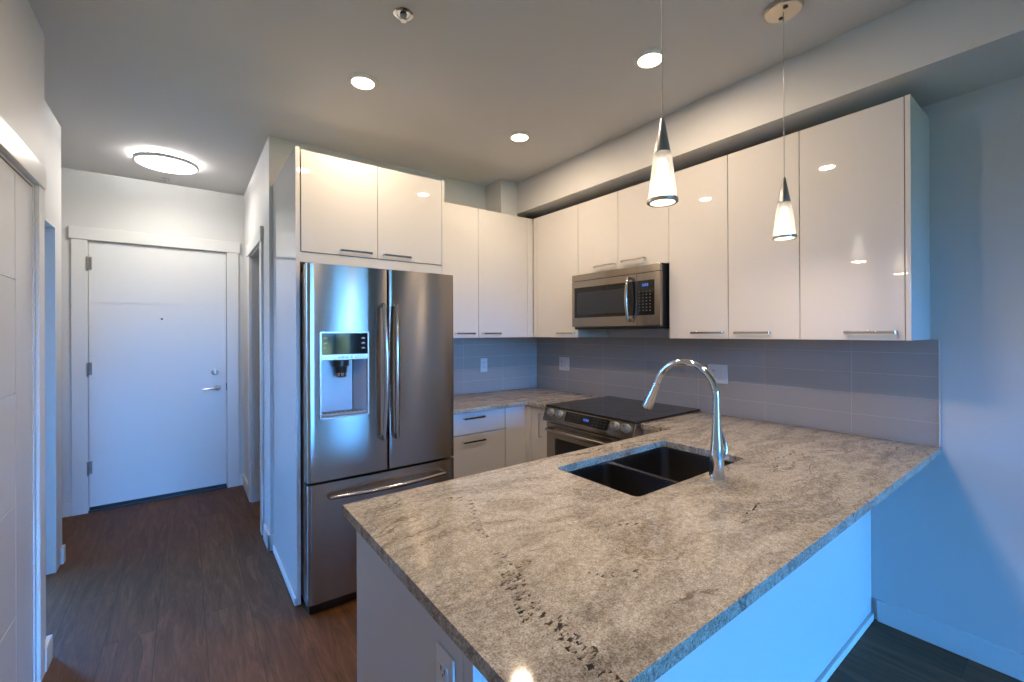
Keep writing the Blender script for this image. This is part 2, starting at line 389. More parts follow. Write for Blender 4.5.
# back wall with windows
w = MB(); xs = [-4.2, WINS[1][0], WINS[1][1], WINS[0][0], WINS[0][1], 2.4]
w.box(xs[0], xs[1], WINY-.15, WINY, 0, ZC); w.box(xs[2], xs[3], WINY-.15, WINY, 0, ZC); w.box(xs[4], xs[5], WINY-.15, WINY, 0, ZC)
for a, b_, c, d_ in WINS: w.box(a, b_, WINY-.15, WINY, 0, c); w.box(a, b_, WINY-.15, WINY, d_, ZC)
w.build('wall_back', M_WALL, kind='structure')
for i, (a, b_, c, d_) in enumerate(WINS):
    f = MB(); t_ = .05
    f.box(a, a+t_, WINY-.10, WINY-.04, c, d_); f.box(b_-t_, b_, WINY-.10, WINY-.04, c, d_)
    f.box(a+t_, b_-t_, WINY-.10, WINY-.04, c, c+t_); f.box(a+t_, b_-t_, WINY-.10, WINY-.04, d_-t_, d_)
    f.box((a+b_)/2-.04, (a+b_)/2+.04, WINY-.10, WINY-.04, c+t_, d_-t_)
    fr = f.build('window_%d' % (i+1), M_TRIM, kind='structure', loc=((a+b_)/2, WINY, c))
    box('pane', M_WGLASS, (a+t_, b_-t_, WINY-.075, WINY-.070, c+t_, d_-t_), fr)

# baseboards
def bb(name, a): struct(name, M_TRIM, a, bevel=.003)
BH = .105
bb('baseboard_right', (-.016, -.0005, -4.8, -2.59, 0.0005, BH))
bb('baseboard_left', (XA+.0005, XA+.018, -.5985, YAE+.018, .0005, BH)); bb('baseboard_left_end', (XB+.0005, XA+.0001, YAE+.0005, YAE+.018, .0005, BH))
bb('baseboard_left_hall', (XB+.0005, XB+.016, .575, .628, .0005, BH))
bb('baseboard_far_left', (-3.829, -3.456, YD-.015, YD-.0005, .0005, BH))
bb('baseboard_far_right', (-2.335, XH-.0005, YD-.015, YD-.0005, .0005, BH))
bb('baseboard_hall_right', (XH-.016, XH-.0005, 1.12, YD-.016, .0005, BH))
bb('baseboard_hall_end', (XH-.016, XH-.0005, -.016, .20, .0005, BH)); 
bb('baseboard_hall_corner', (XH-.016, -2.272, -.016, -.0005, .0005, BH))

# casings (one object per opening)
def casing_x(name, xw, y0, y1, ztop, side, wd=.075, hd=.10, thick=.016, ear=.012, jamb=T):
    """opening in a wall facing +x (side=1) or -x (side=-1)"""
    m = MB(); a, b_ = (xw+.0005, xw+thick) if side > 0 else (xw-thick, xw-.0005)
    m.box(a, b_, y0-wd, y0, .0005, ztop); m.box(a, b_, y1, y1+wd, .0005, ztop)
    a2, b2 = (a, b_+.006) if side > 0 else (a-.006, b_)
    m.box(a2, b2, y0-wd-ear, y1+wd+ear, ztop, ztop+hd)
    return m.build(name, M_TRIM, kind='structure', bevel=.002)
casing_x('trim_3', XA, CY0, CY1, CZ, 1, .075, .09, .014, 0)
casing_x('trim_5', XH, .36, 1.02, 2.08, -1, .09, .10)
# jamb linings
def jambs(name, x0, x1, y0, y1, z):
    m = MB(); m.box(x0, x1, y0, y0+.012, .0005, z); m.box(x0, x1, y1-.012, y1, .0005, z); m.box(x0, x1, y0+.012, y1-.012, z-.012, z)
    m.build(name, M_TRIM, kind='structure')
jambs('trim_6', XA-T+.001, XA+.0005, CY0+.0005, CY1-.0005, CZ-.0005)
jambs('trim_7', XB-T+.001, XB+.0005, OY0+.0005, OY1-.0005, OZ-.0005)
jambs('trim_8', XH-.0005, XH+T-.001, .3605, 1.0195, 2.0795)
# entry door casing
m = MB(); y0, y1 = YD-.018, YD-.0005
m.box(-3.455, DX0-.004, y0, y1, .0005, 2.176); m.box(DX1+.004, -2.337, y0, y1, .0005, 2.176)
m.box(-3.468, -2.324, y0-.006, y1, 2.176, 2.274)
m.build('trim_9', M_TRIM, kind='structure', bevel=.002)
m = MB(); m.box(DX0-.0095, DX0-.003, YD-.0004, YD+.10, .012, DZ+.009); m.box(DX1+.003, DX1+.0095, YD-.0004, YD+.10, .012, DZ+.009); m.box(DX0-.003, DX1+.003, YD-.0004, YD+.10, DZ+.003, DZ+.009)
m.build('trim_10', M_TRIM, kind='structure')
struct('trim_11', mat('threshold metal', (.05,.05,.05), .4, .6), (DX0-.0095, DX1+.0095, YD-.012, YD+.12, .0005, .012))

# ---- entry door with shallow horizontal grooves
def grooved(m, a0, a1, y0, y1, zs, z0, z1, g=.005, d=.003, axis='y'):
    ed = [z0]+zs+[z1]
    for i in range(len(ed)-1):
        lo = ed[i]+(g/2 if i else 0); hi = ed[i+1]-(g/2 if i < len(ed)-2 else 0)
        if axis == 'y': m.box(a0, a1, y0, y0+d, lo, hi)
        else: m.box(y0-d, y0, a0, a1, lo, hi)
    if axis == 'y': m.box(a0, a1, y0+d, y1, z0, z1)
    else: m.box(y1, y0-d, a0, a1, z0, z1)
m = MB(); grooved(m, DX0, DX1, YD+.004, YD+.048, [.46, .865, 1.27, 1.675], .026, DZ)
door = m.build('door_1', M_DOOR, kind='structure', loc=((DX0+DX1)/2, YD, 0))
box('door_sweep', M_BLACK, (DX0+.002, DX1-.002, YD-.002, YD+.0035, .014, .040), door)
for z in (1.99, 1.146, .356):
    h = MB(); h.cone((DX0-.004, YD-.022, z-.05), (DX0-.004, YD-.022, z+.05), .007, .007, 12); h.cone((DX0-.004, YD-.022, z-.062), (DX0-.004, YD-.022, z-.05), .003, .007, 12)
    h.box(DX0-.002, DX0+.018, YD+.001, YD+.0038, z-.05, z+.05); h.box(DX0-.008, DX0+.0, YD-.022, YD+.003, z-.05, z+.05)
    h.build('hinge', M_STEELD, door)
MB().lathe([(.028,0),(.028,.006),(.022,.012),(.018,.014)], (-2.522, YD+.0036, 1.074), (0,-1,0)).build('deadbolt', M_NICKEL, door, smooth=True)
db = bpy.data.objects['deadbolt']; box('thumb_turn', M_NICKEL, (-2.527, -2.517, YD-.030, YD-.010, 1.058, 1.090), db, bevel=.002)
MB().lathe([(.027,0),(.027,.006),(.020,.010)], (-2.500, YD+.0036, .930), (0,-1,0)).build('door_handle', M_NICKEL, door, smooth=True)
dh = bpy.data.objects['door_handle']
MB().tube([(-2.500, YD-.005, .930), (-2.500, YD-.045, .930), (-2.508, YD-.052, .930), (-2.56, YD-.052, .928), (-2.615, YD-.050, .924)], [.010, .010, .010, .009, .007], 12).build('lever', M_NICKEL, dh, smooth=True)
MB().lathe([(.008,0),(.008,.003),(.004,.004)], (-2.900, YD+.0036, 1.552), (0,-1,0), 16).build('peephole', M_BLACK, door)
box('strike_plate', M_BLACK, (DX1-.003, DX1+.002, YD-.001, YD+.006, .90, .97), door)

# ---- closet sliding panel
m = MB(); XP = XA-.004
grooved(m, -1.62, -.910, XP, XP-.035, [.405, .808, 1.21, 1.62], .015, CZ-.016, axis='x')
m.box(XP-.035, XP-.004, -.910, -.905, .015, CZ-.016); m.box(XP-.035, XP, -.905, CY1-.0135, .015, CZ-.016)
d2 = m.build('door_2', M_PANELMAT, kind='structure', loc=(XP, -1.3, 0))
m = MB(); grooved(m, -2.43, -1.58, XP-.045, XP-.08, [.405, .808, 1.21, 1.62], .015, CZ-.016, axis='x')
m.build('door_3', M_PANELMAT, kind='structure', loc=(XP-.05, -2.1, 0))
struct('trim_gap_shade', M_BLACK, (XA-.10, XA-.003, CY0+.013, CY1-.013, CZ-.0145, CZ-.0128))  # shade of the gap over the closet panels, drawn as a black strip
# bathroom door standing open behind the hall opening
# ================================================================== backsplash tile
t_ = .010
MB().box(-t_, -.0004, -2.812, -.0006, ZK+.0006, ZB-.001).build('wall_tile_right', M_TILEX, kind='structure')
MB().box(-1.40, -t_-.0006, -t_, -.0004, ZK+.0006, ZB-.001).build('wall_tile_back', M_TILEY, kind='structure')
struct('trim_13', M_TRIM, (-t_-.003, -.0004, -2.8165, -2.8124, ZK+.0006, ZB-.001))

# ================================================================== handles for cabinets
def bar_handle(parent, p0, p1, out, name='handle'):
    """bow handle: flat bar between feet p0 and p1, standing off along out"""
    p0, p1, out = Vector(p0), Vector(p1), Vector(out); d = (p1-p0).normalized(); o1 = out.normalized(); w_ = d.cross(o1)
    L_ = (p1-p0).length; D_ = out.length; t_ = .006; hw = .0058
    prof = [(0, 0), (0, D_-.003), (.003, D_), (L_-.003, D_), (L_, D_-.003), (L_, 0), (L_-t_, 0), (L_-t_, D_-t_), (t_, D_-t_), (t_, 0)]
    Mx = Matrix(((d.x, o1.x, w_.x, p0.x), (d.y, o1.y, w_.y, p0.y), (d.z, o1.z, w_.z, p0.z), (0, 0, 0, 1)))
    h = MB(); h.prism(prof, -hw, hw, (), Mx)
    return h.build(name, M_BAR, parent, bevel=.0008, seg=2)

# ================================================================== upper cabinets, range wall (front plane x)
XF = -.3405; DT = .019; G = .0016
def upper_x(label, y0, y1, zb, doors, handles, name='upper_cabinet', side_panel=None, filler=None):
    """y0>y1; doors = list of (ya,yb); handles = (ya,yb,z)"""
    t = thing(name, label, 'cabinet', (-.17, (y0+y1)/2, zb), 'white gloss upper cabinets on the range wall')
    box('cabinet_body', M_CARC, (XF+DT+.001, -.0006 if zb > 1.6 else -.0006, y1+.0006, y0-.0006, zb+.001, ZT), t)
    for i, (ya, yb) in enumerate(doors):
        d = box('door', M_GLOSS, (XF, XF+DT, yb+G, ya-G, zb, ZT-.001), t, bevel=.0012, seg=2)
        ha, hb, hz = handles[i]
        bar_handle(d, (XF, ha, hz), (XF, hb, hz), (-.028, 0, 0))
    if filler: box('filler_strip', M_GLOSS, (XF+.001, XF+DT, filler[1]+G, filler[0]-G, zb, ZT-.001), t)
    if side_panel: box('side_panel', M_GLOSS, (XF-.001, -.0006, side_panel[1], side_panel[0], zb-.0005, ZT), t, bevel=.001)
    return t
ZH = ZB+.034
upper_x('tall white gloss wall cabinet in the inner corner, left of the microwave', -.3600, -.892, ZB, [(-.409, -.892)], [(-.669, -.859, ZH)], filler=(-.360, -.409))
upper_x('short two-door white gloss wall cabinet directly above the microwave', -.892, -1.667, 1.850, [(-.892, -1.273), (-1.273, -1.667)], [(-1.065, -1.255, 1.895), (-1.310, -1.500, 1.902)])
upper_x('two-door white gloss wall cabinet immediately right of the microwave', -1.667, -2.379, ZB, [(-1.667, -2.031), (-2.031, -2.379)], [(-1.819, -2.009, ZH), (-2.070, -2.249, ZH)])
upper_x('single-door white gloss wall cabinet at the open end, with exposed bluish side', -2.379, -2.765, ZB, [(-2.379, -2.765)], [(-2.560, -2.740, ZH)], side_panel=(-2.766, -2.784))

# upper cabinet on the back wall between fridge and corner
YF = -.3574
t = thing('upper_cabinet', 'two-door white gloss wall cabinet between refrigerator and inner corner', 'cabinet', (-.9, -.17, ZB))
box('cabinet_body', M_CARC, (-1.396, -.343+.0015, YF+DT+.001, -.0006, ZB+.001, ZT), t)
for a, b_, h0, h1 in ((-1.3965, -.896, -1.110, -.935), (-.896, -.403, -.866, -.690)):
    d = box('door', M_GLOSS, (a+G, b_-G, YF, YF+DT, ZB, ZT-.001), t, bevel=.0012)
    bar_handle(d, (h0, YF, ZH), (h1, YF, ZH), (0, -.028, 0))
box('filler_strip', M_GLOSS, (-.403+G, XF-.001, YF+.001, YF+DT, ZB, ZT-.001), t)

# ================================================================== fridge surround
GX0, GX1, GY = -2.2725, -1.4175, -.745
t = thing('fridge_cabinet', 'white gloss surround with tall side panel and two-door cupboard over the refrigerator', 'cabinet', ((GX0+GX1)/2, -.38, 0))
box('side_panel', M_GLOSS, (GX0, GX0+.021, GY, -.0006, .001, 2.405), t, bevel=.001)
box('side_panel', M_GLOSS, (GX1, GX1+.019, GY, -.0006, .001, 2.400), t, bevel=.001)
box('base_strip', M_TRIM, (GX0-.010, GX0-.0004, GY+.002, -.018, .001, .040), t, bevel=.002)
box('cabinet_body', M_CARC, (GX0+.0215, GX1-.0005, GY+DT+.002, -.0006, 1.80, ZT-.002), t)
box('valance', M_GLOSS, (GX0+.0215, GX1-.0005, GY+.003, GY+.021, 1.799, 1.852), t)
for a, b_, h0, h1 in ((-2.247, -1.836, -2.050, -1.872), (-1.836, -1.4185, -1.805, -1.634)):
    d = box('door', M_GLOSS, (a+G, b_-G, GY, GY+DT, 1.856, ZT-.004), t, bevel=.0012)
    bar_handle(d, (h0, GY, 1.879), (h1, GY, 1.879), (0, -.026, 0))

# ================================================================== refrigerator
FX0, FX1, FY = -2.250, -1.414, -.905
t = thing('refrigerator', 'stainless steel french door refrigerator with ice dispenser and bottom freezer drawer', 'refrigerator', ((FX0+FX1)/2, -.45, 0))
fr = t
MB().box(FX0+.010, FX1-.026, -.815, -.05, .02, 1.745).build('cabinet_body', M_GREY, fr, bevel=.003)
box('base_grille', M_BLACK, (FX0+.012, FX1-.010, -.870, -.8155, .004, .052), fr, bevel=.003)
for x in (FX0+.03, FX1-.09): box('hinge_cover', M_BLACK, (x, x+.06, -.86, -.78, 1.7455, 1.772), fr, bevel=.004)
FM = -1.8355
def front_slab(x0, x1, z0, z1, bulge, holes=None, rl=.016, rr=.006, name='door'):
    """door slab with slightly bowed front and rounded vertical edges; optional rectangular opening"""
    m = MB(); yb = -.818
    def prof():
        pts = []; N = 18
        for i in range(7):
            a = math.pi*(1-i/12); pts.append((x0+rl+rl*math.cos(a), -rl*1.6*math.sin(a)))
        for i in range(1, N): pts.append((x0+rl+(x1-rr-x0-rl)*i/N, None))
        for i in range(7):
            a = math.pi*(.5-i/12); pts.append((x1-rr+rr*math.cos(a), -rr*1.6*math.sin(a)))
        return pts
    front = []
    for x, o in prof():
        u = (x-FX0)/(FX1-FX0); bow = bulge*(1-(2*u-1)**2)
        if o is None: y = FY+.010-bow
        elif x < (x0+x1)/2: y = FY+.010+rl*1.6+o-bow
        else: y = FY+.010+rr*1.6+o-bow
        front.append((x, y))
    if not holes:
        outline = [(x0, yb)]+front+[(x1, yb)]
        m.prism(outline, z0, z1)
        return m
    hx0, hx1, hz0, hz1 = holes
    # insert profile samples at the opening's sides, then sweep the bands around it
    def yat(x):
        for (xa, ya), (xb, yb_) in zip(front, front[1:]):
            if xa <= x <= xb and xb > xa: return ya+(yb_-ya)*(x-xa)/(xb-xa)
        return FY
    fl_ = [p for p in front if p[0] < hx0]+[(hx0, yat(hx0))]
    fm_ = [(hx0, yat(hx0))]+[p for p in front if hx0 < p[0] < hx1]+[(hx1, yat(hx1))]
    fr_ = [(hx1, yat(hx1))]+[p for p in front if p[0] > hx1]
    for f_, za, zb_ in ((fl_, z0, z1), (fr_, z0, z1), (fm_, z0, hz0), (fm_, hz1, z1)):
        m.prism([(f_[0][0], yb)]+f_+[(f_[-1][0], yb)], za, zb_)
    m.box(hx0, hx1, yb-.012, yb, hz0, hz1)
    return m
D0, D1, DZ0, DZ1 = -2.188, -1.948, .992, 1.426
dl = front_slab(FX0, FM-.003, .672, 1.774, .008, (D0, D1, DZ0, DZ1)).build('door', M_STEEL, fr, smooth=True)
dr = front_slab(FM+.003, FX1, .672, 1.774, .008, None, .006, .014).build('door', M_STEEL, fr, smooth=True)
dw = front_slab(FX0, FX1, .058, .658, .008, None, .016, .014).build('freezer_drawer', M_STEEL, fr, smooth=True)
def yface(x):
    u = (x-FX0)/(FX1-FX0); return FY+.010-.008*(1-(2*u-1)**2)
# dispenser
ds = MB(); yo = yface(-2.188)-.002; yi = yface(-1.948)-.002
M_HNDL = mat('polished fridge handle steel', (.50, .47, .44), .16, 1)
M_SILV = mat('silver dispenser frame', (.62,.64,.66), .25, .7)
yd = min(yo, yi)
ds.prism(rrect(D0-.004, D1+.004, DZ0-.005, DZ1+.004, .006), yd-.003, yd+.012, [rrect(D0+.003, D1-.003, DZ0+.004, DZ1-.003, .004)], MY(0))
dp = ds.build('dispenser', M_SILV, dl)
ORG[dp.name] = ORG[dl.name]
box('display_panel', M_BGLASS, (D0+.003, D1-.003, yd+.003, yd+.012, 1.314, DZ1-.003), dp)
box('button_strip', M_SILV, (D0+.003, D1-.003, yd-.004, yd+.012, 1.284, 1.313), dp, bevel=.002)
for k in range(3):
    z = 1.395-.026*k
    for x_ in (D0+.025, D1-.025):
        ic = MB(); ic.prism([(x_-.009, z-.002), (x_+.009, z-.002), (x_+.009, z+.002), (x_+.005, z+.006), (x_-.005, z+.006), (x_-.009, z+.002)], yd+.0022, yd+.0028, (), MY(0))
        ic.build('icon_print', M_ICON, dp)
ic = MB()
for k in range(5):
    x = D0+.075+.022*k; ic.cone((x, yd-.0041, 1.299), (x, yd-.0048, 1.299), .006, .006, 12)
ic.build('button_print', M_GREY, dp)
# recess: curved back, dark side walls, grey tray
rc = MB(); yb = -.832
rc.grid([[(D0+.004, yd+.012, z), (D0+.022, yb+.0, z), (D1-.06, yb, z), (D1-.004, yd+.012, z)] for z in (DZ0+.010, 1.283)])
rc.build('recess', mat('recess grey plastic', (.38,.42,.48), .25, .3), dp)
box('recess_wall', M_BGLASS, (D1-.062, D1-.004, yb-.0008, yb-.002, DZ0+.01, 1.283), dp)
tr = MB(); tr.box(D0+.006, D1-.006, yd+.004, yb-.003, DZ0+.006, DZ0+.018); tr.build('drip_tray', M_GREY, dp, bevel=.002)
gl = MB()
for k in range(9): gl.box(D0+.02+.023*k, D0+.032+.023*k, yd+.010, yb-.006, DZ0+.0185, DZ0+.0195)
gl.build('tray_slots', M_BLACK, dp)
nz = MB(); cx = (D0+D1)/2-.012; nz.lathe([(.040,0),(.040,.030),(.030,.036),(.026,.085),(.022,.090)], (cx, -.872, 1.283), (0,0,-1), 24); nz.build('nozzle', M_BLACK, dp, smooth=True)
MB().lathe([(.0275,0),(.0275,.045),(.025,.048)], (cx, -.872, 1.243), (0,0,-1), 24).build('nozzle_sleeve', M_CHROME, dp, smooth=True)
# handles
def arch_handle(p0, p1, out, parent, r=.011, bow=.014, side=(0,0,0), name='handle'):
    p0, p1, out, side = Vector(p0), Vector(p1), Vector(out), Vector(side); h = MB(); d = (p1-p0)
    pts = [p0, p0+out*.6]; N = 22
    for i in range(N+1):
        u = i/N; w_ = math.sin(math.pi*u)
        pts.append(p0+d*(.004+.992*u)+out*(1+0*w_)+out.normalized()*bow*w_+side*w_)
    pts += [p1+out*.6, p1]
    rr_ = [r*.8, r*.9]+[r*(.82+.25*math.sin(math.pi*i/N)) for i in range(N+1)]+[r*.9, r*.8]
    h.tube(pts, rr_, 14); return h.build(name, M_HNDL, parent, smooth=True)
yh = yface(-1.86)
arch_handle((-1.872, yh, 1.575), (-1.872, yh, .850), (0, -.036, 0), dl, r=.0135, side=(.008, 0, 0), bow=.022)
arch_handle((-1.800, yh, 1.575), (-1.800, yh, .850), (0, -.036, 0), dr, r=.0135, side=(-.006, 0, 0), bow=.022)
arch_handle((-2.150, yface(-2.15), .592), (-1.500, yface(-1.5), .592), (0, -.036, 0), dw, bow=.030)

# ================================================================== countertops
def counter(name, label, outline, holes, loc):
    m = MB(); m.prism(outline, ZK-TK, ZK, holes)
    o = m.build(name, M_GRAN, None, loc=loc, bevel=.003, seg=3)
    o['label'] = label; o['category'] = 'countertop'; o['group'] = 'granite worktops'; return o
RY0, RY1 = -.9100, -1.6820      # range span
counter('countertop', 'granite worktop in the inner corner between refrigerator and range', [(-1.397, -.0108), (-.0108, -.0108), (-.0108, RY0+.001), (-.6487, RY0+.001), (-.6487, -.6569), (-1.397, -.6569)], [], (-.6, -.3, ZK-TK))
SX0, SX1, SY0, SY1 = -1.590, -.882, -2.371, -1.990
PX, PY0, PY1 = -2.3515, -2.8195, -1.867
counter('countertop', 'large beige granite peninsula worktop with the sink and faucet', [(PX, PY0), (-.0004, PY0), (-.0004, -2.8175), (-.0134, -2.8175), (-.0134, RY1-.001), (-.6487, RY1-.001), (-.6487, PY1), (PX, PY1)],
        [rrect(SX0, SX1, SY0, SY1, .022)], (-1.2, -2.3, ZK-TK))

# ================================================================== base cabinets
YB_ = -.625; ZD = ZK-TK-.0006
def kick(t, a): box('toe_kick', M_CARC, a, t)
t = thing('base_cabinet', 'white drawer base cabinet beside the refrigerator with dark horizontal bar handles', 'cabinet', (-1.12, -.32, 0), 'white base cabinets')
box('cabinet_body', M_CARC, (-1.396, -.838, YB_+DT+.001, -.0008, .10, ZD-.001), t); kick(t, (-1.396, -.838, -.56, -.54, .001, .099))
hs = {0: (-1.200, -1.025, .828), 1: (-1.205, -1.021, .664)}
for i, (z0, z1) in enumerate(((.716, ZD-.006), (.412, .710), (.106, .406))):
    d = box('drawer', M_GLOSS, (-1.396+G, -.838-G, YB_, YB_+DT, z0, z1), t, bevel=.0012)
    if i in hs: bar_handle(d, (hs[i][0], YB_, hs[i][2]), (hs[i][1], YB_, hs[i][2]), (0, -.028, 0))
    else: bar_handle(d, (-1.205, YB_, .36), (-1.021, YB_, .36), (0, -.028, 0))
t = thing('corner_cabinet', 'white corner base cabinet with a vertical handle left of the range', 'cabinet', (-.35, -.45, 0), 'white base cabinets')
m = MB(); m.prism([(-.8365, -.0008), (-.0112, -.0008), (-.0112, RY0+.002), (-.607, RY0+.002), (-.607, YB_+DT+.001), (-.8365, YB_+DT+.001)], .10, ZD-.001)
m.build('cabinet_body', M_CARC, t); kick(t, (-.8365, -.56, -.56, -.54, .001, .099)); kick(t, (-.56, -.54, RY0+.002, -.54, .001, .099))
box('filler_panel', M_GLOSS, (-.8365+G, -.6455, YB_, YB_+DT, .106, ZD-.006), t, bevel=.0012)
box('filler_strip', M_GLOSS, (-.644, -.6275, YB_-.045, YB_+DT, .106, ZD-.006), t)
XBF = -.628
d = box('door', M_GLOSS, (XBF, XBF+DT, RY0+.004, -.673, .106, ZD-.006), t, bevel=.0012)
bar_handle(d, (XBF, -.790, .825), (XBF, -.790, .650), (-.028, 0, 0))
t = thing('base_cabinet', 'narrow white base cabinet squeezed between the range and the peninsula', 'cabinet', (-.33, -1.78, 0), 'white base cabinets')
box('cabinet_body', M_CARC, (-.607, -.0140, -1.896, RY1-.002, .10, ZD-.001), t)
d = box('filler_panel', M_GLOSS, (XBF, XBF+DT, -1.896, RY1-.004, .106, ZD-.006), t, bevel=.0012); kick(t, (-.56, -.54, -1.896, RY1-.004, .001, .099))

# peninsula cabinet (open inside so that the sink bowls hang free)
t = thing('peninsula_cabinet', 'white panelled peninsula base carrying the large granite worktop', 'cabinet', (-1.2, -2.23, 0))
box('end_panel', M_PANELMAT, (-2.320, -2.300, -2.530, -1.899, .001, ZD), t, bevel=.001)
box('corner_post', M_PANELMAT, (-2.320, -2.300, -2.566, -2.5325, .001, ZD), t, bevel=.001)
box('back_panel', M_GLOSS, (-2.2995, -.0008, -2.5655, -2.547, .001, ZD), t, bevel=.001)
box('base_strip', M_TRIM, (-2.318, -.018, -2.580, -2.566, .001, .032), t, bevel=.002)
box('cabinet_body', M_CARC, (-2.2995, -.0140, -2.5465, -1.92, .08, .10), t)
for x0, x1 in ((-2.298, -1.70), (-1.70, -1.235), (-1.235, -.77)):
    d = box('door', M_GLOSS, (x0+G, x1-G, -1.917, -1.899, .106, ZD-.006), t, bevel=.0012)
    bar_handle(d, (x0+.15, -1.899, .82), (x0+.33, -1.899, .82), (0, .028, 0))
box('filler_panel', M_GLOSS, (-.77+G, -.63, -1.917, -1.899, .106, ZD-.006), t)
box('toe_kick', M_CARC, (-2.2995, -.63, -1.97, -1.95, .001, .079), t)

# ================================================================== sink
t = thing('sink', 'dark undermount double bowl sink set in the peninsula worktop', 'sink', ((SX0+SX1)/2, (SY0+SY1)/2, ZK-.24))
def bowl(x0, x1, y0, y1, zt, zb):
    m = MB(); r = .035; rings = []
    lv = [(0, zt), (0, zt-.01), (.004, zb+.03), (.012, zb+.010), (.035, zb), ]
    for ins, z in lv:
        pts = rrect(x0+ins, x1-ins, y0+ins, y1-ins, r, 5); rings.append([m.bm.verts.new((a, b2, z)) for a, b2 in pts])
    k = len(rings[0])
    for a, b2 in zip(rings, rings[1:]):
        for i in range(k): m.bm.faces.new((a[i], a[(i+1)%k], b2[(i+1)%k], b2[i]))
    m.bm.faces.new(rings[-1]); return m
DXS = -1.285; zt = ZK-TK-.001
zr = zt-.004
b1 = bowl(SX0-.004, DXS-.011, SY0-.004, SY1+.004, zr, ZK-.235).build('bowl', M_SINK, t, smooth=True)
b2_ = bowl(DXS+.011, SX1+.004, SY0-.004, SY1+.004, zr, ZK-.235).build('bowl', M_SINK, t, smooth=True)
m = MB(); m.prism(rrect(SX0-.03, SX1+.03, SY0-.03, SY1+.03, .03), zr, zt, [rrect(SX0-.004, DXS-.011, SY0-.004, SY1+.004, .035), rrect(DXS+.011, SX1+.004, SY0-.004, SY1+.004, .035)])
m.build('rim', M_SINKRIM, t)
for bo, cx in ((b1, (SX0+DXS)/2), (b2_, (SX1+DXS)/2)):
    MB().lathe([(.045, 0), (.045, .003), (.030, .004), (.028, .001)], (cx, (SY0+SY1)/2, ZK-.2345), n=28).build('drain', M_CHROME, bo, smooth=True)

# ================================================================== faucet
FXc, FYc = -1.212, -2.427
t = thing('faucet', 'chrome gooseneck pull-down kitchen faucet standing behind the sink', 'faucet', (FXc, FYc, ZK))
MB().lathe([(.026, .0006), (.026, .010), (.0245, .040), (.0235, .075), (.0200, .120), (.0150, .185), (.0128, .240), (.0122, .286)], (FXc, FYc, ZK), n=32).build('body', M_CHROME, t, smooth=True)
R_ = .124; zc = ZK+.286; pts = []
for i in range(0, 23):
    a = math.radians(180-165*i/22); pts.append((FXc, FYc+R_+R_*math.cos(a), zc+R_*.98*math.sin(a)))
MB().tube([(FXc, FYc, zc-.01)]+pts, .0122, 18).build('gooseneck', M_CHROME, t, smooth=True)
e0 = Vector(pts[-1]); dr_ = (Vector(pts[-1])-Vector(pts[-2])).normalized(); dr_ = (dr_+Vector((0, .12, 0))).normalized()
sh = MB().lathe([(.0128, 0), (.0135, .010), (.0165, .055), (.0205, .095), (.0212, .112), (.0180, .115)], e0, dr_, 28).build('spray_head', M_CHROME, t, smooth=True)
MB().lathe([(.0160, 0), (.0150, .003)], e0+dr_*.115, dr_, 24).build('spray_face', M_BLACK, sh)
sd = Vector((0, 1, .15)).normalized(); q = e0+dr_*.066
MB().tube([q+Vector((0, .016, .002)), q+Vector((0, .0230, .0))+dr_*.012, q+Vector((0, .0235, 0))+dr_*.026], [.004, .005, .003], 10).build('spray_button', M_BLACK, sh, smooth=True)
lv = MB(); lv.cone((FXc+.018, FYc-.004, ZK+.072), (FXc+.046, FYc-.010, ZK+.074), .013, .012, 20)
lh = lv.build('lever_hub', M_CHROME, t, smooth=True)
MB().tube([(FXc+.040, FYc-.010, ZK+.078), (FXc+.048, FYc-.010, ZK+.10), (FXc+.044, FYc-.006, ZK+.13), (FXc+.030, FYc-.002, ZK+.165)], [.007, .0075, .006, .004], 12).build('lever', M_CHROME, lh, smooth=True)

# ================================================================== range
t = thing('range', 'stainless slide-in electric range with black glass cooktop and front knobs', 'stove', (-.37, (RY0+RY1)/2, 0))
ya, yb = RY1+.001, RY0-.001
box('oven_body', M_GREY, (-.640, -.06, ya+.004, yb-.004, .03, .885), t)
MB().box(-.640, -.0115, ya+.001, yb-.001, .886, .9005).build('cooktop_frame', M_STEELD, t)
m = MB(); m.prism(rrect(-.690, -.0120, ya, yb, .006), .9012, .9135); ct = m.build('cooktop', M_COOK, t, bevel=.0015)
M_RING = mat('printed burner ring', (.06,.06,.065), .25)
def ring_mesh(cx, cy, r, w_=.0025):
    n_ = 56; m = MB(); c = [(cx+r*math.cos(2*math.pi*i/n_), cy+r*math.sin(2*math.pi*i/n_)) for i in range(n_)]
    c2 = [(cx+(r-w_)*math.cos(2*math.pi*i/n_), cy+(r-w_)*math.sin(2*math.pi*i/n_)) for i in range(n_)]
    m.prism(c, .9136, .9139, [c2]); return m
for cx, cy, r in ((-.50, -1.11, .105), (-.50, -1.50, .085), (-.22, -1.11, .08), (-.22, -1.50, .105)):
    ring_mesh(cx, cy, r).build('burner_ring', M_RING, ct)
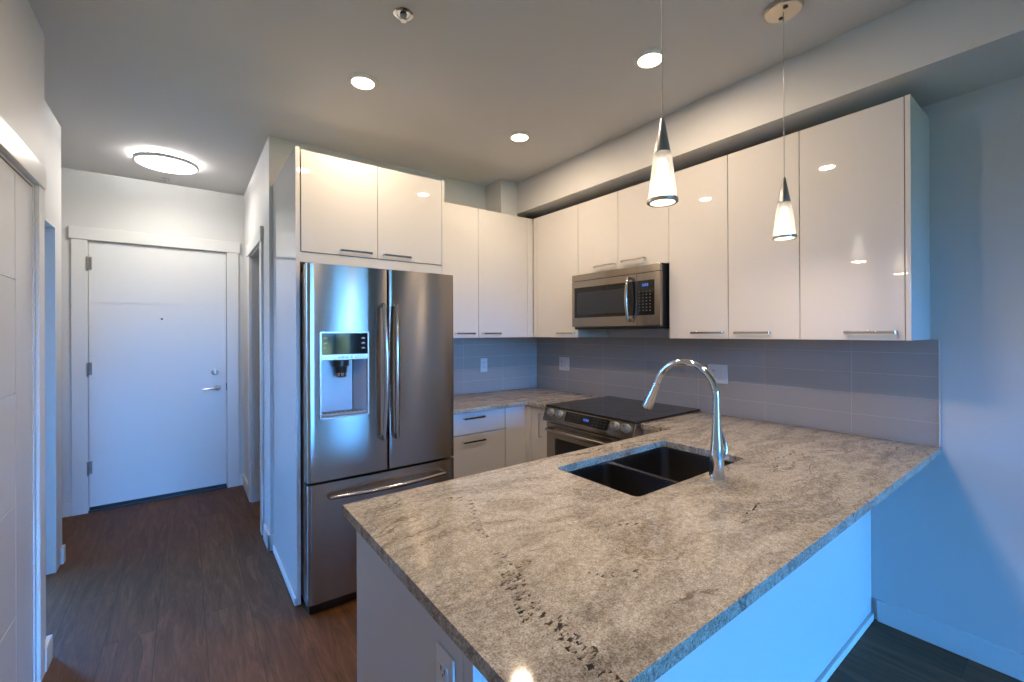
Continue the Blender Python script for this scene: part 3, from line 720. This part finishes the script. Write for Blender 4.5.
# sloped control panel
P0, P1 = Vector((-.688, 0, .9005)), Vector((-.718, 0, .822))      # top and bottom edge of the face
m = MB(); pr = [(-.640, .9005), (P0.x, .9005), (P1.x, P1.z), (-.718, .806), (-.640, .806)]
m.prism([(a, b2) for a, b2 in pr], -yb, -ya, (), Matrix(((1,0,0,0),(0,0,-1,0),(0,1,0,0),(0,0,0,1))))
cp = m.build('control_panel', M_STEEL, t, bevel=.002)
dn = Vector((P1.x-P0.x, 0, P1.z-P0.z)).normalized(); nn = Vector((dn.z, 0, -dn.x)).normalized()
if nn.x > 0: nn = -nn
mid = P0.lerp(P1, .42)
for yk in (-.985, -1.068, -1.545, -1.625):
    k = MB().lathe([(.027, 0), (.027, .003), (.0235, .005), (.0225, .026), (.0195, .030)], Vector((mid.x, yk, mid.z))+nn*.0006, nn, 32).build('knob', M_NICKEL, t, smooth=True)
    u = dn; pk = Vector((mid.x, yk, mid.z))+nn*.0312
    MB().tube([pk-u*.004, pk-u*.016], .0018, 8).build('knob_mark', M_BLACK, k)
def face_quad(m, y0, y1, s0, s1, off, th):
    c = []
    for o_ in (off, off+th):
        for yy, ss in ((y0, s0), (y1, s0), (y1, s1), (y0, s1)):
            c.append(m.bm.verts.new(Vector((P0.x, yy, P0.z))+dn*ss+nn*o_))
    for f in ((0,1,2,3),(4,5,6,7),(0,1,5,4),(1,2,6,5),(2,3,7,6),(3,0,4,7)): m.bm.faces.new([c[i] for i in f])
m = MB(); face_quad(m, -1.125, -1.490, .008, .072, .0006, .003); dsp = m.build('display_panel', M_BGLASS, cp)
ORG[dsp.name] = ORG[cp.name]
m = MB()
for k in range(4): face_quad(m, -1.290-.012*k, -1.298-.012*k, .030, .046, .0038, .0004)
m.build('lit_digits', M_DISP, dsp)
M_KEYP = mat('dim key print', (.06,.06,.065), .4)
for ys in (-1.145, -1.368):
    m = MB()
    for r_ in range(3):
        for k in range(4): face_quad(m, ys-.030*k, ys-.015-.030*k, .020+.018*r_, .023+.018*r_, .0038, .0003)
    m.build('key_print', M_KEYP, dsp)
# oven door
m = MB(); m.prism([(ya, .200), (yb, .200), (yb, .790), (ya, .790)], -.682, -.6405, [rrect(ya+.085, yb-.085, .33, .690, .012)], MX(0))
od = m.build('oven_door', M_STEEL, t, bevel=.003)
box('door_window', M_BGLASS, (-.679, -.660, ya+.0865, yb-.0865, .3315, .6885), od)
arch_handle((-.682, yb-.045, .752), (-.682, ya+.045, .752), (-.045, 0, 0), od, r=.013, bow=.006)
dwz = box('storage_drawer', M_STEEL, (-.682, -.6405, ya, yb, .055, .192), t, bevel=.003)
for x, y in ((-.60, ya+.05), (-.60, yb-.05), (-.12, ya+.05), (-.12, yb-.05)):
    MB().cone((x, y, .001), (x, y, .03), .018, .014, 14).build('foot', M_BLACK, t)

# ================================================================== microwave
MY0, MY1 = -.9050, -1.6600; MZ0, MZ1 = 1.456, 1.838; MXF = -.4090
t = thing('microwave', 'stainless over-the-range microwave hung under the short wall cabinet', 'microwave', (-.2, (MY0+MY1)/2, 1.44))
box('housing', M_BLACK, (-.385, -.0125, MY1+.001, MY0-.001, MZ0-.004, MZ1+.004), t, bevel=.002)
box('underside_grille', M_BLACK, (-.395, -.03, MY1+.012, MY0-.012, MZ0-.020, MZ0-.0045), t, bevel=.003)
box('top_vent', M_STEEL, (MXF, -.3855, MY1, MY0, 1.792, MZ1), t, bevel=.002)
MYS = -1.486
m = MB(); m.prism([(MYS, MZ0), (MY0, MZ0), (MY0, 1.789), (MYS, 1.789)], MXF, -.3855, [rrect(MYS+.001+.0, -.930, 1.522, 1.742, .003)], MX(0))
md = m.build('door', M_STEEL, t, bevel=.0015)
box('door_window', M_BGLASS, (MXF-.0005, -.388, MYS+.0015, -.9315, 1.5235, 1.7405), md, bevel=.001)
MB().prism(rrect(-1.395, -.955, 1.545, 1.705, .008), MXF-.0012, MXF-.0007, (), MX(0)).build('window_screen', mat('microwave window mesh', (.022,.025,.03), .3), md)
arch_handle((MXF, MYS+.045, 1.765), (MXF, MYS+.045, 1.492), (-.030, 0, 0), md, r=.011, bow=.018, side=(0, .0, 0))
m = MB(); m.prism([(MY1, MZ0), (MYS-.002, MZ0), (MYS-.002, 1.789), (MY1, 1.789)], MXF, -.3855, [rrect(MY1+.040, MYS-.004, 1.522, 1.742, .003)], MX(0))
mp = m.build('control_panel', M_STEEL, t, bevel=.0015)
kp = box('keypad', M_BGLASS, (MXF-.0005, -.388, MY1+.0415, MYS-.0045, 1.5235, 1.7405), mp)
m = MB()
for r_ in range(7):
    for k in range(4): y = MYS-.016-.026*k; z = 1.672-.020*r_; m.box(MXF-.0012, MXF-.0006, y-.013, y-.004, z-.003, z+.003)
m.build('key_print', mat('key print', (.09,.09,.095), .5), kp)
m = MB()
for k in range(4): y = MYS-.045-.012*k; m.box(MXF-.0013, MXF-.0006, y-.008, y, 1.704, 1.722)
m.build('lit_digits', M_DISP, kp)

t.location.z += .007; t.location.y += .010

# ================================================================== outlets and switches
def plate_x(label, x, yc, zc, w_, h_, kind, side=-1):
    t = thing('wall_plate', label, 'outlet', (x, yc, zc), 'white electrical wall plates')
    s_ = side
    box('plate', M_PLATE, (x+s_*.0006, x+s_*.006, yc-w_/2, yc+w_/2, zc-h_/2, zc+h_/2), t, bevel=.0015)
    n_ = 2 if w_ > .09 else 1
    for i in range(n_):
        yy = yc+(i-(n_-1)/2)*.046
        if kind == 'switch' or (kind == 'mixed' and i == 0):
            r_ = box('rocker', M_PLATE, (x+s_*.0062, x+s_*.010, yy-.016, yy+.016, zc-.033, zc+.033), t, bevel=.001)
        else:
            for dz in (-.020, .020):
                r_ = MB().prism(rrect(yy-.0165, yy+.0165, zc+dz-.014, zc+dz+.014, .006), min(x+s_*.0062, x+s_*.009), max(x+s_*.0062, x+s_*.009), (), MX(0)).build('socket', M_PLATE, t)
                m = MB(); m.box(x+s_*.0092, x+s_*.0096, yy-.009, yy-.006, zc+dz-.002, zc+dz+.008); m.box(x+s_*.0092, x+s_*.0096, yy+.006, yy+.009, zc+dz-.002, zc+dz+.008); m.cone((x+s_*.0092, yy, zc+dz-.007), (x+s_*.0096, yy, zc+dz-.007), .0025, .0025, 10)
                m.build('slot', M_SLOT, r_)
plate_x('double white wall plate on the tile behind the faucet, right of the range', -.010, -1.797, 1.154, .128, .118, 'mixed')
plate_x('double white wall plate on the tile near the inner corner, left of the range', -.010, -.395, 1.142, .128, .118, 'mixed')
plate_x('white outlet on the end panel of the peninsula, under the granite edge', -2.320, -2.468, .735, .070, .118, 'outlet')
t = thing('wall_plate', 'single white outlet on the bluish tile between refrigerator and corner', 'outlet', (-.6225, -.010, 1.137), 'white electrical wall plates')
box('plate', M_PLATE, (-.6225-.036, -.6225+.036, -.016, -.0106, 1.137-.059, 1.137+.059), t, bevel=.0015)
for dz in (-.020, .020):
    r_ = MB().prism(rrect(-.639, -.606, 1.137+dz-.014, 1.137+dz+.014, .006), -.019, -.0162, (), MY(0)).build('socket', M_PLATE, t)
    m = MB(); m.box(-.6315, -.6285, -.0196, -.0192, 1.137+dz-.002, 1.137+dz+.008); m.box(-.6165, -.6135, -.0196, -.0192, 1.137+dz-.002, 1.137+dz+.008); m.build('slot', M_SLOT, r_)

# ================================================================== ceiling fixtures
def downlight(x, y, label, power=26):
    t = thing('downlight', label, 'ceiling light', (x, y, ZC), 'round slim downlights')
    MB().lathe([(.076, .0006), (.076, .004), (.066, .012), (.056, .013), (.055, .006)], (x, y, ZC), (0,0,-1), 40).build('trim_ring', M_TRIM, t, smooth=True)
    MB().lathe([(.054, .0062), (.054, .0125), (.050, .0135)], (x, y, ZC), (0,0,-1), 40).build('diffuser', M_LED, t, smooth=True)
    lamp('light', 'AREA', (0, 0, -.016), power, WARM, .10, parent=t)
POWER = 9.6
downlight(-1.996, -.983, 'round downlight in the ceiling in front of the refrigerator, leftmost of the kitchen downlights', POWER)
downlight(-.955, -.963, 'round downlight in the ceiling nearest the inner corner, smallest in view', POWER)
downlight(-.958, -1.976, 'round downlight in the ceiling right beside the first pendant cord', POWER)
downlight(-1.996, -1.976, 'round downlight above the peninsula end', POWER)

t = thing('flush_light', 'large round white flush ceiling light glowing in the entry hall', 'ceiling light', (-2.845, .905, ZC))
cx, cy = -2.845, .905
MB().lathe([(.165, .0006), (.165, .012)], (cx, cy, ZC), (0,0,-1), 48).build('back_plate', M_HALLSIDE, t, smooth=True)
MB().lathe([(.192, .013), (.196, .018), (.196, .034), (.190, .040), (.184, .040), (.182, .034)], (cx, cy, ZC), (0,0,-1), 64).build('rim', M_TRIM, t, smooth=True)
MB().lathe([(.181, .0345), (.181, .041), (.170, .0445), (.10, .0465)], (cx, cy, ZC), (0,0,-1), 64).build('diffuser', M_HALLLED, t, smooth=True)
lamp('light', 'AREA', (0, 0, -.052), 13, (1.0, .92, .84), .34, parent=t)

def sprinkler(x, y, label, s=1):
    t = thing('sprinkler', label, 'sprinkler', (x, y, ZC), 'ceiling sprinkler heads')
    MB().lathe([(.040*s, .0006), (.040*s, .003), (.032*s, .006), (.026*s, .006), (.024*s, .003)], (x, y, ZC), (0,0,-1), 32).build('escutcheon', M_CHROME, t, smooth=True)
    MB().lathe([(.014*s, .0065), (.011*s, .012), (.009*s, .014)], (x, y, ZC), (0,0,-1), 20).build('stem', M_GREY, t, smooth=True)
    m = MB()
    for sg in (-1, 1): m.tube([(x+sg*.010*s, y, ZC-.013*s), (x+sg*.012*s, y, ZC-.020*s), (x, y, ZC-.028*s)], .0022, 8)
    m.build('frame_arms', M_CHROME, t)
    MB().lathe([(.013*s, .0285*s), (.012*s, .030*s)], (x, y, ZC), (0,0,-1), 20).build('deflector', M_CHROME, t)
sprinkler(-2.017, -1.555, 'chrome sprinkler head in the ceiling near the top of the picture')
sprinkler(-2.87, 1.42, 'tiny sprinkler head in the hall ceiling before the entry door', .8)

def pendant(x, y, label, ztip=2.042, zbot=1.794):
    t = thing('pendant_light', label, 'pendant light', (x, y, zbot), 'cone pendant lights over the peninsula')
    cn = MB().lathe([(.068, .0006), (.068, .014), (.063, .019), (.012, .020)], (x, y, ZC), (0,0,-1), 40).build('canopy', mat('champagne nickel', (.62,.55,.46), .30, 1) if 'champagne nickel' not in bpy.data.materials else bpy.data.materials['champagne nickel'], t, smooth=True)
    for a in (.6, .6+math.pi):
        MB().lathe([(.009, .0), (.009, .003), (.004, .004)], (x+.034*math.cos(a), y+.034*math.sin(a), ZC-.0200), (0,0,-1), 16).build('screw', M_BLACK, cn)
    MB().tube([(x, y, ZC-.020), (x, y, ztip)], .0016, 8).build('cord', mat('clear cord', (.50,.47,.42), .3) if 'clear cord' not in bpy.data.materials else bpy.data.materials['clear cord'], t)
    H = ztip-zbot; zm = ztip-H*.41
    MB().lathe([(.0035, 0), (.006, .006), (.0225, ztip-zm-.002), (.0225, ztip-zm), (.020, ztip-zm)], (x, y, ztip), (0,0,-1), 32).build('cone_cap', M_CHROMED, t, smooth=True)
    # outer clear glass shell
    MB().lathe([(.0225, ztip-zm+.0006), (.0255, ztip-zm+.006), (.0405, H-.012)], (x, y, ztip), (0,0,-1), 40, False).build('glass_shade', M_PGLASS, t, smooth=True)
    MB().lathe([(.008, ztip-zm+.020), (.0125, ztip-zm+.026), (.0300, H-.012), (.027, H-.0125)], (x, y, ztip), (0,0,-1), 32).build('inner_shade', M_PENDIN, t, smooth=True)
    MB().lathe([(.0405, H-.0118), (.0435, H-.010), (.0435, H-.002), (.0410, H), (.0350, H-.001), (.0350, H-.0118)], (x, y, ztip), (0,0,-1), 40, False).build('bottom_ring', M_NICKEL, t, smooth=True)
    MB().lathe([(.0345, H-.0105), (.0345, H-.0075)], (x, y, ztip), (0,0,-1), 32).build('lamp_lens', M_PENDIN, t, smooth=True)
    lamp('light', 'AREA', (0, 0, -.006), 2.5, WARM, .06, parent=t)
M_CHROMED = mat('dark chrome', (.42, .43, .46), .30, 1)
pendant(-1.625, -2.490, 'glowing cone pendant light hanging nearer the microwave, the left of the pair')
pendant(-.800, -2.490, 'glowing cone pendant light before the end cabinets, canopy visible at top')
